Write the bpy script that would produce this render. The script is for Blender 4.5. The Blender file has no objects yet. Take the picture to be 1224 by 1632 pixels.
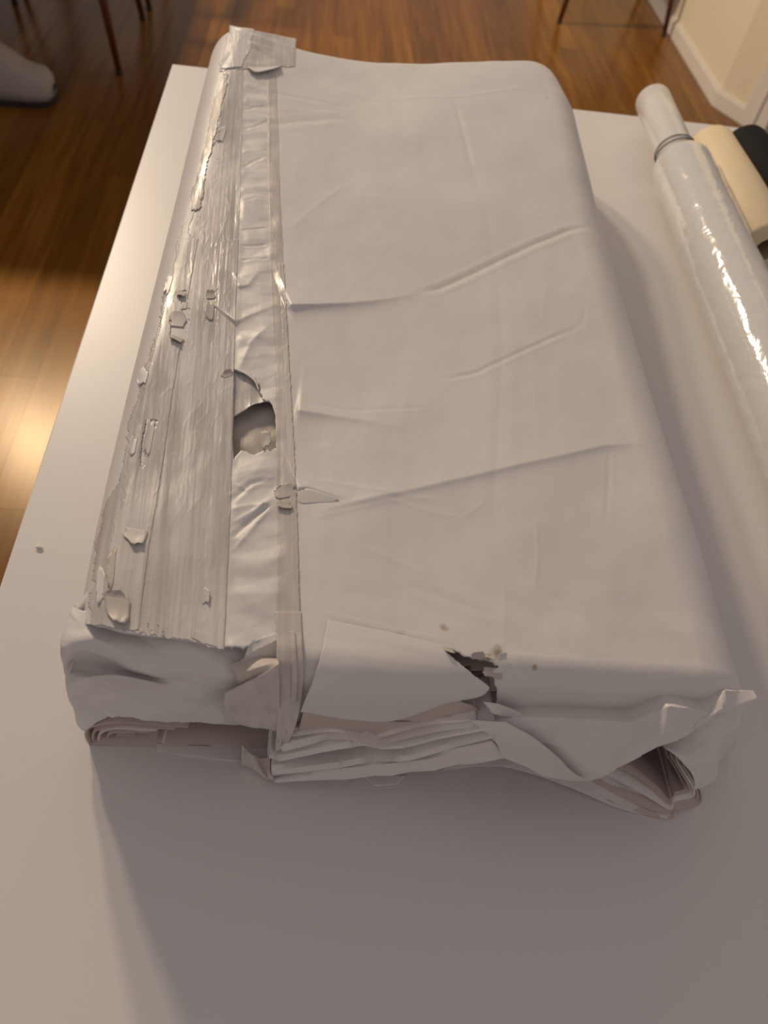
import bpy, bmesh, math, random
import numpy as np
from mathutils import Vector, Matrix

# ------------------------------------------------------------------ camera
F = 1250.0; CX, CY = 612.0, 816.0           # focal length / centre in pixels of the 1224x1632 frame
TABLE = 0.74                                # table top height
CAMZ = TABLE + 0.4274
R = np.array([[0.9927516774818967, 0.05285455641944896, 0.10793749451688812],
              [-0.025842262155708107, -0.7832193299499226, 0.6212082248968295],
              [0.11737241730302578, -0.6194948563616145, -0.7761764223409178]])
scene = bpy.context.scene
C = scene.collection
cam_d = bpy.data.cameras.new('camera'); cam = bpy.data.objects.new('camera', cam_d); C.objects.link(cam)
cam_d.sensor_fit = 'VERTICAL'; cam_d.sensor_height = 36.0; cam_d.lens = F / 1632 * 36.0
cam_d.clip_start = 0.01
m = Matrix.Identity(4)
for i in range(3):
    m[i][0] = R[i, 0]; m[i][1] = -R[i, 1]; m[i][2] = -R[i, 2]
m[2][3] = CAMZ
cam.matrix_world = m
cam_d.dof.use_dof = True; cam_d.dof.focus_distance = 0.46; cam_d.dof.aperture_fstop = 9.5
scene.camera = cam

# ------------------------------------------------------------------ light
LAMPS = [(-1.17, 3.30, 2.47), (-1.62, 3.30, 2.47)]
LAMP_W = 163.0
LAMP_COL = (1.0, 0.80, 0.58)
w = bpy.data.worlds.new('world'); scene.world = w; w.use_nodes = True
w.node_tree.nodes['Background'].inputs[0].default_value = (0.95, 0.83, 0.80, 1)
w.node_tree.nodes['Background'].inputs[1].default_value = 0.30
scene.view_settings.view_transform = 'Standard'
scene.view_settings.look = 'None'
scene.view_settings.gamma = 1.0
scene.view_settings.use_curve_mapping = False
scene.view_settings.exposure = 0.0

# ------------------------------------------------------------------ helpers
rng = random.Random(4)
def ray(px, py):
    d = np.array([px - CX, py - CY, F]); return R @ d
def at_z(px, py, z):                       # pixel -> point at absolute height z
    d = ray(px, py); k = (z - CAMZ) / d[2]; return np.array([d[0] * k, d[1] * k, z])
def H(px, py, h): return at_z(px, py, TABLE + h)       # height over the table
def Y(px, py, y):                          # pixel -> point on the plane y
    d = ray(px, py); k = y / d[1]; return np.array([d[0] * k, y, CAMZ + d[2] * k])
def project(P):
    P = np.asarray(P) - np.array([0, 0, CAMZ]); q = P @ R
    return np.stack([q[..., 0] / q[..., 2] * F + CX, q[..., 1] / q[..., 2] * F + CY], -1)

def tag(o, label=None, cat=None, group=None, kind=None):
    if label: o['label'] = label
    if cat: o['category'] = cat
    if group: o['group'] = group
    if kind: o['kind'] = kind
    return o
def empty(name, loc=(0, 0, 0), rz=0.0):
    o = bpy.data.objects.new(name, None); C.objects.link(o); o.location = loc; o.rotation_euler = (0, 0, rz)
    o.empty_display_size = 0.05
    return o
def link(name, me, mat, parent=None, smooth=False, world=True):
    o = bpy.data.objects.new(name, me); C.objects.link(o)
    if mat and not me.materials: me.materials.append(mat)
    if smooth: me.shade_smooth()
    if parent is not None:
        o.parent = parent
        if world:
            o.matrix_parent_inverse = Matrix.LocRotScale(parent.location, parent.rotation_euler, None).inverted()
    return o
def mesh_from(name, V, Fc):
    me = bpy.data.meshes.new(name); me.from_pydata([tuple(map(float, v)) for v in V], [], [tuple(map(int, f)) for f in Fc]); me.update(); return me
def bm_obj(name, bm, mat, parent=None, smooth=False, world=True):
    me = bpy.data.meshes.new(name); bm.to_mesh(me); bm.free(); return link(name, me, mat, parent, smooth, world)
def box_bm(x0, x1, y0, y1, z0, z1, bevel=0.0):
    bm = bmesh.new(); bmesh.ops.create_cube(bm, size=1)
    bmesh.ops.scale(bm, vec=(x1 - x0, y1 - y0, z1 - z0), verts=bm.verts)
    bmesh.ops.translate(bm, vec=((x0 + x1) / 2, (y0 + y1) / 2, (z0 + z1) / 2), verts=bm.verts)
    if bevel: bmesh.ops.bevel(bm, geom=bm.edges[:], offset=bevel, segments=2, affect='EDGES', profile=0.5)
    return bm
def tube(points, radii, n=12, cap=True):
    """tube along a polyline with a radius at each point -> (V, F)"""
    pts = [Vector(p) for p in points]; V = []; Fc = []
    up = Vector((0, 0, 1))
    t0 = (pts[1] - pts[0]).normalized()
    a = t0.cross(up) if abs(t0.dot(up)) < .95 else t0.cross(Vector((1, 0, 0)))
    a.normalize()
    for i, p in enumerate(pts):
        t = (pts[min(i + 1, len(pts) - 1)] - pts[max(i - 1, 0)]).normalized()
        a = (a - t * a.dot(t)).normalized(); b = t.cross(a)
        for k in range(n):
            g = 2 * math.pi * k / n
            V.append(p + (a * math.cos(g) + b * math.sin(g)) * radii[i])
    for i in range(len(pts) - 1):
        for k in range(n):
            k2 = (k + 1) % n
            Fc.append((i * n + k, i * n + k2, (i + 1) * n + k2, (i + 1) * n + k))
    if cap:
        Fc.append(tuple(range(n))[::-1]); Fc.append(tuple(range((len(pts) - 1) * n, len(pts) * n)))
    return V, Fc
def grid_faces(nr, nc):
    i = np.arange(nr - 1)[:, None] * nc + np.arange(nc - 1)[None, :]
    return np.stack([i, i + 1, i + nc + 1, i + nc], -1).reshape(-1, 4)
def fast_mesh(name, V, Q):
    """big quad mesh through foreach_set; unused vertices dropped"""
    V = np.asarray(V, float).reshape(-1, 3); Q = np.asarray(Q, int)
    used = np.unique(Q); remap = -np.ones(len(V), int); remap[used] = np.arange(len(used))
    V = V[used]; Q = remap[Q]
    me = bpy.data.meshes.new(name)
    me.vertices.add(len(V)); me.vertices.foreach_set('co', V.astype(np.float32).ravel())
    me.loops.add(Q.size); me.loops.foreach_set('vertex_index', Q.astype(np.int32).ravel())
    me.polygons.add(len(Q)); me.polygons.foreach_set('loop_start', (np.arange(len(Q)) * 4).astype(np.int32))
    me.update(calc_edges=True); me.validate()
    return me
# value noise ------------------------------------------------------
_NT = {}
def vnoise(x, y, seed=0):
    """gradient noise in about 0..1"""
    if seed not in _NT:
        A_ = np.random.RandomState(seed).rand(256, 256) * 2 * np.pi; _NT[seed] = (np.cos(A_), np.sin(A_))
    GX, GY = _NT[seed]
    x, y = np.broadcast_arrays(x, y)
    xi = np.floor(x).astype(int); yi = np.floor(y).astype(int); fx = x - xi; fy = y - yi
    u = fx * fx * fx * (fx * (fx * 6 - 15) + 10); v = fy * fy * fy * (fy * (fy * 6 - 15) + 10)
    def g(i, j):
        a = (xi + i) % 256; b = (yi + j) % 256; return GX[a, b] * (fx - i) + GY[a, b] * (fy - j)
    n = (g(0, 0) * (1 - u) + g(1, 0) * u) * (1 - v) + (g(0, 1) * (1 - u) + g(1, 1) * u) * v
    return np.clip(.5 + .75 * n, 0, 1)
def fbm(x, y, seed=0, o=3):
    s = 0; a = 1; tot = 0
    for k in range(o):
        s = s + a * (vnoise(x * 2 ** k + 7.3 * k, y * 2 ** k + 3.1 * k, seed + k) - .5); tot += a; a *= .5
    return s / tot
def ridged(x, y, seed=0):
    return 1 - np.abs(2 * vnoise(x, y, seed) - 1)
def tri(x): return 2 * np.abs(x - np.floor(x + .5))
def facets(x, y, seed=0, n=5):
    """crumpled-paper relief: sums of warped triangle waves -> flat facets between sharp creases (about -.5...5)"""
    r = np.random.RandomState(seed); s = 0
    for k in range(n):
        a = r.rand() * np.pi; f = r.uniform(.5, 1.3); wx = 1.1 * fbm(x * .35 + 9 * k, y * .35, seed + k, 1)
        s = s + (tri((np.cos(a) * x + np.sin(a) * y) * f + r.rand() + wx) - .5) / f
    return s / n
def sstep(a, b, x):
    t = np.clip((x - a) / (b - a), 0, 1); return t * t * (3 - 2 * t)
def inpoly(px, py, poly):
    inside = np.zeros(np.shape(px), bool); n = len(poly); j = n - 1
    for i in range(n):
        xi, yi = poly[i]; xj, yj = poly[j]
        if yi != yj:
            inside ^= ((yi > py) != (yj > py)) & (px < (xj - xi) * (py - yi) / (yj - yi) + xi)
        j = i
    return inside
def jagged(poly, amp, n=6, seed=1, closed=True):
    r = random.Random(seed); out = []
    m_ = len(poly) if closed else len(poly) - 1
    for i in range(m_):
        a = poly[i]; b = poly[(i + 1) % len(poly)]
        for k in range(n):
            t = k / n; out.append((a[0] + (b[0] - a[0]) * t + r.uniform(-amp, amp), a[1] + (b[1] - a[1]) * t + r.uniform(-amp, amp)))
    if not closed: out.append(poly[-1])
    return out
# Catmull-Rom patches ----------------------------------------------
def cr1(P, n):
    P = np.asarray(P, float); k = len(P)
    if k == 1: return P
    ext = np.concatenate([[2 * P[0] - P[1]], P, [2 * P[-1] - P[-2]]])
    out = []
    ts = np.linspace(0, k - 1, n)
    for t in ts:
        i = min(int(t), k - 2); u = t - i
        p0, p1, p2, p3 = ext[i], ext[i + 1], ext[i + 2], ext[i + 3]
        out.append(.5 * ((2 * p1) + (-p0 + p2) * u + (2 * p0 - 5 * p1 + 4 * p2 - p3) * u * u + (-p0 + 3 * p1 - 3 * p2 + p3) * u ** 3))
    return np.array(out)
def lin1(P, n):
    P = np.asarray(P, float); d = np.r_[0, np.cumsum(np.linalg.norm(np.diff(P, axis=0), axis=1))]; s = np.linspace(0, d[-1], n)
    return np.stack([np.interp(s, d, P[:, k]) for k in range(P.shape[1])], -1)
def normals(G):
    du = np.gradient(G, axis=1); dv = np.gradient(G, axis=0); n = np.cross(du, dv)
    return n / (np.linalg.norm(n, axis=-1, keepdims=True) + 1e-12)
def patch(name, rows, mat, parent, nu=40, nv=30, thick=.0005, crumple=0.0, freq=60, seed=1, jag=None, linear=False):
    """smooth sheet through a control grid of points (rows x columns)"""
    f = lin1 if linear else cr1
    A = np.array([f(r, nu) for r in rows])
    G = np.stack([f(A[:, k], nv) for k in range(nu)], 1)
    if jag:                                # torn rims: 'b' last row, 't' first row, 'l','r'
        r = np.random.RandomState(seed)
        def n1(n): 
            a = r.rand(n); b = np.interp(np.arange(n), np.arange(0, n + 6, 6), r.rand(len(np.arange(0, n + 6, 6)))); return .35 * a + .65 * b
        for side, amp in jag.items():
            if side in 'bt':
                e = -1 if side == 'b' else 0; inn = -4 if side == 'b' else 3
                d = G[e] - G[inn]; d /= np.linalg.norm(d, axis=1, keepdims=True) + 1e-9
                off = (n1(nu) - .5)[:, None] * amp * d
                G[e] += off; G[-2 if side == 'b' else 1] += off * .6
            else:
                e = -1 if side == 'r' else 0; inn = -4 if side == 'r' else 3
                d = G[:, e] - G[:, inn]; d /= np.linalg.norm(d, axis=1, keepdims=True) + 1e-9
                off = (n1(nv) - .5)[:, None] * amp * d
                G[:, e] += off; G[:, -2 if side == 'r' else 1] += off * .6
    if crumple:
        N = normals(G); x = G[..., 0] + .3 * G[..., 1]; y = G[..., 2] + .7 * G[..., 1]
        d = 1.5 * facets(x * freq, y * freq, seed) + .8 * fbm(x * freq * .5, y * freq * .5, seed + 9)
        G = G + N * (d * crumple)[..., None]
    G[..., 2] = np.maximum(G[..., 2], TABLE + .0006)
    me = fast_mesh(name, G, grid_faces(nv, nu))
    o = link(name, me, mat, parent, smooth=True)
    if linear: me.set_sharp_from_angle(angle=math.radians(28))
    if thick:
        s = o.modifiers.new('thickness', 'SOLIDIFY'); s.thickness = thick; s.offset = 0
    return o
def ribbon(name, line, back, mat, parent, n=60, nb=8, thick=.0005, wob=0.0, seed=2):
    """a sheet seen on edge: a line of points swept along the vector(s) back"""
    L = cr1(line, n); back = np.asarray(back, float)
    G = np.stack([L + back * t for t in np.linspace(0, 1, nb)], 0)
    if wob:
        G[..., 2] += wob * fbm(np.linspace(0, 6, n)[None, :] + 0 * G[..., 0], np.linspace(0, 2, nb)[:, None] + 0 * G[..., 0], seed)
    G[..., 2] = np.maximum(G[..., 2], TABLE + .0006)
    o = link(name, fast_mesh(name, G, grid_faces(nb, n)), mat, parent, smooth=True)
    s = o.modifiers.new('thickness', 'SOLIDIFY'); s.thickness = thick; s.offset = 0
    return o

# ------------------------------------------------------------------ materials
def new_mat(name, col, rough=.5, spec=.5, **kw):
    mt = bpy.data.materials.new(name); mt.use_nodes = True; b = mt.node_tree.nodes['Principled BSDF']
    b.inputs['Base Color'].default_value = (*col, 1); b.inputs['Roughness'].default_value = rough
    b.inputs['Specular IOR Level'].default_value = spec
    for k, v in kw.items(): b.inputs[k.replace('_', ' ')].default_value = v
    return mt
def nd(mt, t, **kw):
    n = mt.node_tree.nodes.new(t)
    for k, v in kw.items():
        if k in n.inputs.keys(): n.inputs[k].default_value = v
        else: setattr(n, k, v)
    return n
def lk(mt, a, b): mt.node_tree.links.new(a, b)
def coords(mt, scale=(1, 1, 1), rot=(0, 0, 0), kind='Object'):
    tc = nd(mt, 'ShaderNodeTexCoord'); mp = nd(mt, 'ShaderNodeMapping')
    mp.inputs['Scale'].default_value = scale; mp.inputs['Rotation'].default_value = rot
    lk(mt, tc.outputs[kind], mp.inputs[0]); return mp.outputs[0]
def add_bump(mt, height, strength, dist):
    b = mt.node_tree.nodes['Principled BSDF']; bp = nd(mt, 'ShaderNodeBump', Strength=strength, Distance=dist)
    lk(mt, height, bp.inputs['Height']); lk(mt, bp.outputs[0], b.inputs['Normal']); return bp
def ramp(mt, fac, stops):
    r = nd(mt, 'ShaderNodeValToRGB'); e = r.color_ramp.elements
    while len(e) < len(stops): e.new(.5)
    for k, (p, c) in enumerate(stops):
        e[k].position = p; e[k].color = (*c, 1)
    lk(mt, fac, r.inputs[0]); return r.outputs[0]
def mixc(mt, fac, a, b, mode='MIX'):
    m_ = nd(mt, 'ShaderNodeMix', data_type='RGBA', blend_type=mode)
    for s, v in ((0, fac), (6, a), (7, b)):
        if hasattr(v, 'is_linked'): lk(mt, v, m_.inputs[s])
        else: m_.inputs[s].default_value = v if s == 0 else (*v, 1)
    return m_.outputs[2]
def paper_mat(name, col, rough=.48, stains=False, dirt=.12):
    mt = new_mat(name, col, rough - .06, .42); b = mt.node_tree.nodes['Principled BSDF']
    c = coords(mt)
    n = nd(mt, 'ShaderNodeTexNoise', Scale=14.0, Detail=5.0); lk(mt, c, n.inputs['Vector'])
    base = ramp(mt, n.outputs['Fac'], [(.3, tuple(x * (1 - dirt) for x in col)), (.7, col)])
    if stains:
        for (p, rad, colr, k) in STAINS:
            vm = nd(mt, 'ShaderNodeVectorMath', operation='DISTANCE'); vm.inputs[1].default_value = tuple(p)
            lk(mt, c, vm.inputs[0])
            n2 = nd(mt, 'ShaderNodeTexNoise', Scale=260.0, Detail=4.0); lk(mt, c, n2.inputs['Vector'])
            ma = nd(mt, 'ShaderNodeMath', operation='MULTIPLY_ADD'); ma.inputs[1].default_value = rad * 1.6; lk(mt, n2.outputs['Fac'], ma.inputs[0]); lk(mt, vm.outputs['Value'], ma.inputs[2])
            mr = nd(mt, 'ShaderNodeMapRange'); mr.inputs[1].default_value = rad * 1.0; mr.inputs[2].default_value = rad * 1.75
            mr.inputs[3].default_value = k; mr.inputs[4].default_value = 0.0; lk(mt, ma.outputs[0], mr.inputs[0])
            base = mixc(mt, mr.outputs[0], base, colr)
    lk(mt, base, b.inputs['Base Color'])
    f = nd(mt, 'ShaderNodeTexNoise', Scale=420.0, Detail=3.0); lk(mt, coords(mt, (1, .4, 1)), f.inputs['Vector'])
    add_bump(mt, f.outputs['Fac'], .12, .0006)
    return mt
def tape_mat(name, light, dark, k=1.0):
    """clear packing tape stuck on paper: long streaks of trapped air, glossy"""
    mt = new_mat(name, light, .3, .5); b = mt.node_tree.nodes['Principled BSDF']
    c = coords(mt, (1, 1, 1), (0, 0, math.radians(-3.6)))
    mp = nd(mt, 'ShaderNodeMapping'); mp.inputs['Scale'].default_value = (330, 7, 60); lk(mt, c, mp.inputs[0])
    n = nd(mt, 'ShaderNodeTexNoise', Scale=1.0, Detail=3.0, Roughness=.6); lk(mt, mp.outputs[0], n.inputs['Vector'])
    mp2 = nd(mt, 'ShaderNodeMapping'); mp2.inputs['Scale'].default_value = (75, 16, 40); lk(mt, c, mp2.inputs[0])
    n2 = nd(mt, 'ShaderNodeTexNoise', Scale=1.0, Detail=4.0); lk(mt, mp2.outputs[0], n2.inputs['Vector'])
    ad = nd(mt, 'ShaderNodeMath', operation='MULTIPLY_ADD'); ad.inputs[1].default_value = .62; lk(mt, n.outputs['Fac'], ad.inputs[0])
    m2 = nd(mt, 'ShaderNodeMath', operation='MULTIPLY'); m2.inputs[1].default_value = .38; lk(mt, n2.outputs['Fac'], m2.inputs[0]); lk(mt, m2.outputs[0], ad.inputs[2])
    mid = tuple((a + d) / 2 for a, d in zip(light, dark))
    lk(mt, ramp(mt, ad.outputs[0], [(.36, dark), (.5, mid), (.62, light)]), b.inputs['Base Color'])
    rr = nd(mt, 'ShaderNodeMapRange'); rr.inputs[1].default_value = .4; rr.inputs[2].default_value = .6; rr.inputs[3].default_value = .26; rr.inputs[4].default_value = .5
    lk(mt, n2.outputs['Fac'], rr.inputs[0]); lk(mt, rr.outputs[0], b.inputs['Roughness'])
    add_bump(mt, ad.outputs[0], .35 * k, .0012)
    return mt

PAPER = (.74, .715, .695)
_sp = lambda px, py, h: tuple(H(px, py, h))
STAINS = [(_sp(706, 1003, .1), .0035, (.30, .17, .07), .75), (_sp(790, 1042, .1), .0045, (.22, .15, .07), .8),
          (_sp(770, 1055, .1), .006, (.13, .1, .07), .8), (_sp(852, 1063, .1), .002, (.34, .19, .08), .7), (_sp(640, 1012, .1), .003, (.4, .3, .2), .5),
          (_sp(872, 155, .105), .0022, (.10, .07, .08), .8), (_sp(869, 101, .103), .003, (.22, .19, .22), .7)]
M = {}
M['paper'] = paper_mat('wrapping_paper', PAPER, .5, stains=True, dirt=.05)
M['paper2'] = paper_mat('wrapping_paper_plain', PAPER, .46, dirt=.08)
M['soil'] = paper_mat('soiled_paper', (.60, .545, .49), .5, dirt=.25)
M['inner'] = paper_mat('inner_paper', (.80, .765, .745), .6, dirt=.05)
M['pink'] = paper_mat('kraft_inner_paper', (.60, .505, .465), .6, dirt=.1)
M['dark'] = paper_mat('shaded_inner_paper', (.30, .24, .22), .7)  # inner paper with the shade of the open corner put into its colour
M['tape'] = tape_mat('packing_tape', (.665, .635, .612), (.485, .452, .432))
M['tape_b'] = tape_mat('packing_tape_clear', (.66, .62, .58), (.56, .51, .475), .5)
M['tape_d'] = tape_mat('packing_tape_dark', (.47, .43, .40), (.36, .32, .30))

# ------------------------------------------------------------------ room
def wood_floor_mat():
    mt = new_mat('oiled_oak', (.4, .2, .08), .24, .27); b = mt.node_tree.nodes['Principled BSDF']
    b.inputs['Specular Tint'].default_value = (1.0, .80, .52, 1)
    tc = nd(mt, 'ShaderNodeTexCoord'); oi = nd(mt, 'ShaderNodeObjectInfo')
    geo = nd(mt, 'ShaderNodeNewGeometry')
    mp = nd(mt, 'ShaderNodeMapping'); mp.inputs['Scale'].default_value = (38, 2.2, 38); lk(mt, geo.outputs['Position'], mp.inputs[0])
    n = nd(mt, 'ShaderNodeTexNoise', Scale=1.0, Detail=6.0, Distortion=.8); lk(mt, mp.outputs[0], n.inputs['Vector'])
    g = ramp(mt, n.outputs['Fac'], [(.3, (.145, .057, .0075)), (.55, (.210, .089, .013)), (.75, (.26, .117, .021))])
    t = ramp(mt, oi.outputs['Random'], [(0, (.74, .70, .66)), (.5, (.95, .93, .9)), (.85, (1.08, 1.08, 1.1)), (1, (1.35, 1.38, 1.45))])
    lk(mt, mixc(mt, 1.0, g, t, 'MULTIPLY'), b.inputs['Base Color'])
    add_bump(mt, n.outputs['Fac'], .05, .002)
    return mt
M['oak'] = wood_floor_mat()
base = bm_obj('floor', box_bm(-4.5, 4.0, -2.0, 7.0, -.05, -.0125), new_mat('floor_base', (.20, .09, .03), .5), None)
tag(base, 'warm brown oiled oak strip floor running away from the white table', None, kind='structure')
PW = .073
pl = [bm_obj('plank', box_bm(-.5, .5, -.5, .5, -.5, .5), M['oak'], base, world=False) for _ in range(1)][0]
pl_me = pl.data; first = True
ys0, ys1 = .35, 5.2
x = -1.72; k = 0
while x < 2.1:
    y = ys0 - rng.uniform(0, .9)
    while y < (ys1 if x < 1.43 else 2.4):
        L = rng.choice([.95, 1.15, 1.35, 1.6])
        o = pl if first else bpy.data.objects.new('plank', pl_me)
        if not first: C.objects.link(o); o.parent = base
        first = False
        o.location = (x + PW / 2, y + L / 2, -.00625); o.scale = (PW - .0004, L - .0006, .0125)
        y += L
    x += PW

wallm = new_mat('cream_wall', (.74, .66, .50), .8, .2)
n = nd(wallm, 'ShaderNodeTexNoise', Scale=120.0, Detail=3.0); lk(wallm, coords(wallm), n.inputs['Vector']); add_bump(wallm, n.outputs['Fac'], .1, .002)
trimm = new_mat('white_trim', (.72, .68, .62), .4, .4)
A = at_z(1134, 168, 0)[:2]; B = at_z(1177, 196, 0)[:2]; A0 = np.array([A[0] + .035, 6.5]); 
def prism(poly, z0, z1):
    bm = bmesh.new(); lo = [bm.verts.new((p[0], p[1], z0)) for p in poly]; hi = [bm.verts.new((p[0], p[1], z1)) for p in poly]; nn = len(poly)
    for i in range(nn): bm.faces.new((lo[i], lo[(i + 1) % nn], hi[(i + 1) % nn], hi[i]))
    bm.faces.new(lo[::-1]); bm.faces.new(hi); bmesh.ops.recalc_face_normals(bm, faces=bm.faces); return bm
t_ = .014                                   # baseboard thickness
dirB = (B - A) / np.linalg.norm(B - A)
nrm = np.array([dirB[1], -dirB[0]]);  nrm = nrm if nrm[0] < 0 else -nrm
A_w = A + np.array([t_, .004]); B_w = B - nrm * t_ + dirB * .02
wl = bm_obj('wall_right', prism([(A0[0] + t_, 6.5), tuple(A_w), tuple(B_w), (B_w[0] + .9, B_w[1] + .0), (B_w[0] + .9, 6.5)], -.05, 2.95), wallm)
tag(wl, 'cream painted wall with an angled corner beyond the table', None, kind='structure')
bb = bm_obj('baseboard_right', prism([tuple(A0), tuple(A), tuple(B), tuple(B - nrm * t_ * .98), tuple(A_w - np.array([.0003, 0])), (A0[0] + t_ * .98, 6.5)], 0, .047), trimm)
tag(bb, 'white baseboard along the cream wall', None, kind='structure')
bm_obj('cap_moulding', prism([tuple(A0 + [.006, 0]), tuple(A + [.006, .003]), tuple(B - nrm * .006), tuple(B - nrm * t_ * .98), tuple(A_w - np.array([.0003, 0])), (A0[0] + t_ * .98, 6.5)], .047, .055), trimm, bb)
trim = empty('door_1', (B[0] + .06, B[1], 0)); tag(trim, 'white door casing beside the angled cream wall', None, kind='structure')
e = dirB; q = -nrm
for nm, s0, s1, d0 in (('casing_board', .0, .05, .02), ('casing_bead', .05, .062, .03), ('casing_board', .062, .11, .024)):
    p0 = B + e * s0; p1 = B + e * s1
    bm_obj(nm, prism([tuple(p0 + nrm * (d0 - .02)), tuple(p1 + nrm * (d0 - .02)), tuple(p1 + q * .03), tuple(p0 + q * .03)], 0, 2.1), trimm, trim)

# ------------------------------------------------------------------ white table
tm = new_mat('white_laminate', (.75, .725, .71), .36, .45)
n = nd(tm, 'ShaderNodeTexNoise', Scale=700.0, Detail=2.0); lk(tm, coords(tm), n.inputs['Vector']); add_bump(tm, n.outputs['Fac'], .04, .0005)
TX0, TX1, TY1 = -.179, .571, 1.013; TY0 = -.35
tb = empty('table', (.196, .33, 0)); tag(tb, 'plain white laminate table carrying the paper parcel and the rolls', 'table')
bm_obj('table_top', box_bm(TX0, TX1, TY0, TY1, TABLE - .03, TABLE, .0012), tm, tb)
bm_obj('apron', box_bm(TX0 + .06, TX1 - .06, TY0 + .06, TY1 - .06, TABLE - .10, TABLE - .03), tm, tb)
for lx in (TX0 + .05, TX1 - .05):
    for ly in (TY0 + .05, TY1 - .05):
        bm_obj('leg', box_bm(lx - .025, lx + .025, ly - .025, ly + .025, 0, TABLE - .03, .002), tm, tb)

# ------------------------------------------------------------------ the parcel
YF, YB = .178, .872
parcel = empty('paper_parcel', (.07, .52, TABLE))
tag(parcel, 'large bundle of wrapping paper in torn pale wrapper with streaky packing tape', 'parcel')
def P2(px, py): q_ = H(px, py, .1); return q_[:2]
# creases: (pixels, kind, amplitude m, width m, tail m)
CREASES = [
 ([(455, 497), (520, 491), (590, 484), (650, 472), (700, 458)], 'step', .0058, .0042, .030),
 ([(640, 474), (700, 458), (760, 430), (850, 386), (905, 362), (955, 349)], 'groove', .0024, .0042, 0),
 ([(690, 609), (760, 595), (830, 562), (925, 514)], 'groove', .0011, .0026, 0),
 ([(480, 822), (580, 801), (700, 776), (800, 754), (900, 730), (960, 712), (1050, 701)], 'fold', .0021, .0030, .011),
 ([(470, 657), (510, 661), (580, 672), (650, 688)], 'step', .0034, .0040, .014),
 ([(472, 782), (490, 779), (535, 793), (560, 800)], 'step', .0034, .0012, .010),
 ([(480, 760), (560, 777), (640, 793), (700, 800)], 'ridge', .0007, .002, 0),
 ([(520, 806), (620, 800), (700, 822), (735, 829), (768, 806), (782, 775)], 'ridge', .0006, .0022, 0),
 ([(480, 830), (560, 815), (640, 800), (720, 796)], 'ridge', .0006, .002, 0),
 ([(468, 640), (560, 655), (700, 652)], 'groove', .0004, .002, 0),
 ([(726, 158), (748, 240), (778, 350), (795, 460), (800, 560), (792, 700), (784, 800), (806, 930), (812, 1040)], 'groove', .0007, .006, 0),
 ([(726, 158), (742, 215), (756, 270)], 'groove', .0010, .0035, 0),
 ([(592, 310), (615, 375), (645, 445)], 'step', .0005, .004, .03),
 ([(455, 378), (505, 330), (560, 288)], 'ridge', .0010, .006, 0),
 ([(852, 830), (857, 890), (850, 948)], 'ridge', .0008, .0022, 0),
 ([(972, 712), (970, 770), (964, 836)], 'groove', .0006, .0022, 0),
 ([(800, 1040), (803, 980), (802, 930)], 'ridge', .0006, .002, 0),
 ([(560, 868), (640, 900), (700, 930)], 'ridge', .0006, .004, 0),
 ([(470, 108), (590, 140), (730, 150), (820, 146), (890, 158)], 'ridge', .0010, .004, 0),
 ([(425, 205), (480, 190), (560, 178)], 'groove', .0018, .008, 0),
 ([(425, 150), (490, 152), (570, 160)], 'groove', .0010, .005, 0),
 ([(430, 178), (490, 172), (550, 172)], 'ridge', .0008, .005, 0),
 ([(880, 330), (905, 362), (935, 400)], 'groove', .0007, .004, 0),
 ([(825, 420), (850, 560), (855, 690)], 'ridge', .0004, .008, 0),
 ([(870, 445), (868, 480), (862, 520)], 'ridge', .0005, .003, 0),
 ([(935, 480), (930, 510), (900, 535)], 'groove', .0004, .003, 0),
 ([(640, 930), (720, 960), (800, 985)], 'groove', .0006, .004, 0),
 ([(850, 930), (930, 985), (1010, 1040)], 'groove', .0008, .008, 0),
 ([(500, 975), (560, 990), (650, 1012), (720, 1025)], 'ridge', .0008, .0025, 0),
 ([(800, 1043), (860, 1050), (940, 1052)], 'ridge', .0009, .0025, 0),
 # fine wrinkles between the two tapes
 ([(372, 520), (405, 505), (440, 492), (470, 500)], 'step', .0030, .002, .018),
 ([(380, 595), (400, 550), (432, 520)], 'ridge', .0022, .004, 0),
 ([(386, 185), (405, 176), (425, 172)], 'groove', .0014, .0022, 0),
 ([(386, 215), (405, 208), (428, 196)], 'groove', .0012, .002, 0),
 ([(384, 250), (410, 246), (430, 240)], 'ridge', .001, .002, 0),
 ([(384, 275), (405, 262), (425, 255)], 'groove', .0012, .002, 0),
 ([(382, 330), (410, 322), (430, 325)], 'groove', .001, .002, 0),
 ([(381, 374), (405, 371), (430, 369)], 'groove', .0016, .0016, 0),
 ([(381, 396), (405, 396), (428, 394)], 'groove', .0014, .0016, 0),
 ([(380, 420), (405, 417), (430, 418)], 'groove', .0012, .0016, 0),
 ([(378, 462), (396, 460), (412, 440), (430, 434)], 'step', .0024, .0014, .010),
 ([(368, 770), (395, 780), (440, 756)], 'ridge', .0022, .002, 0),
 ([(366, 800), (400, 770), (436, 762)], 'groove', .0022, .0022, 0),
 ([(366, 838), (405, 815), (440, 790)], 'ridge', .0026, .0022, 0),
 ([(366, 862), (390, 838), (436, 800)], 'groove', .0022, .002, 0),
 ([(366, 885), (392, 855), (432, 806)], 'ridge', .0024, .002, 0),
 ([(364, 815), (400, 805), (440, 803)], 'ridge', .002, .0016, 0),
]
CR = [(np.array([P2(*p) for p in pts]), k, a, wd, tl) for pts, k, a, wd, tl in CREASES]
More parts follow.
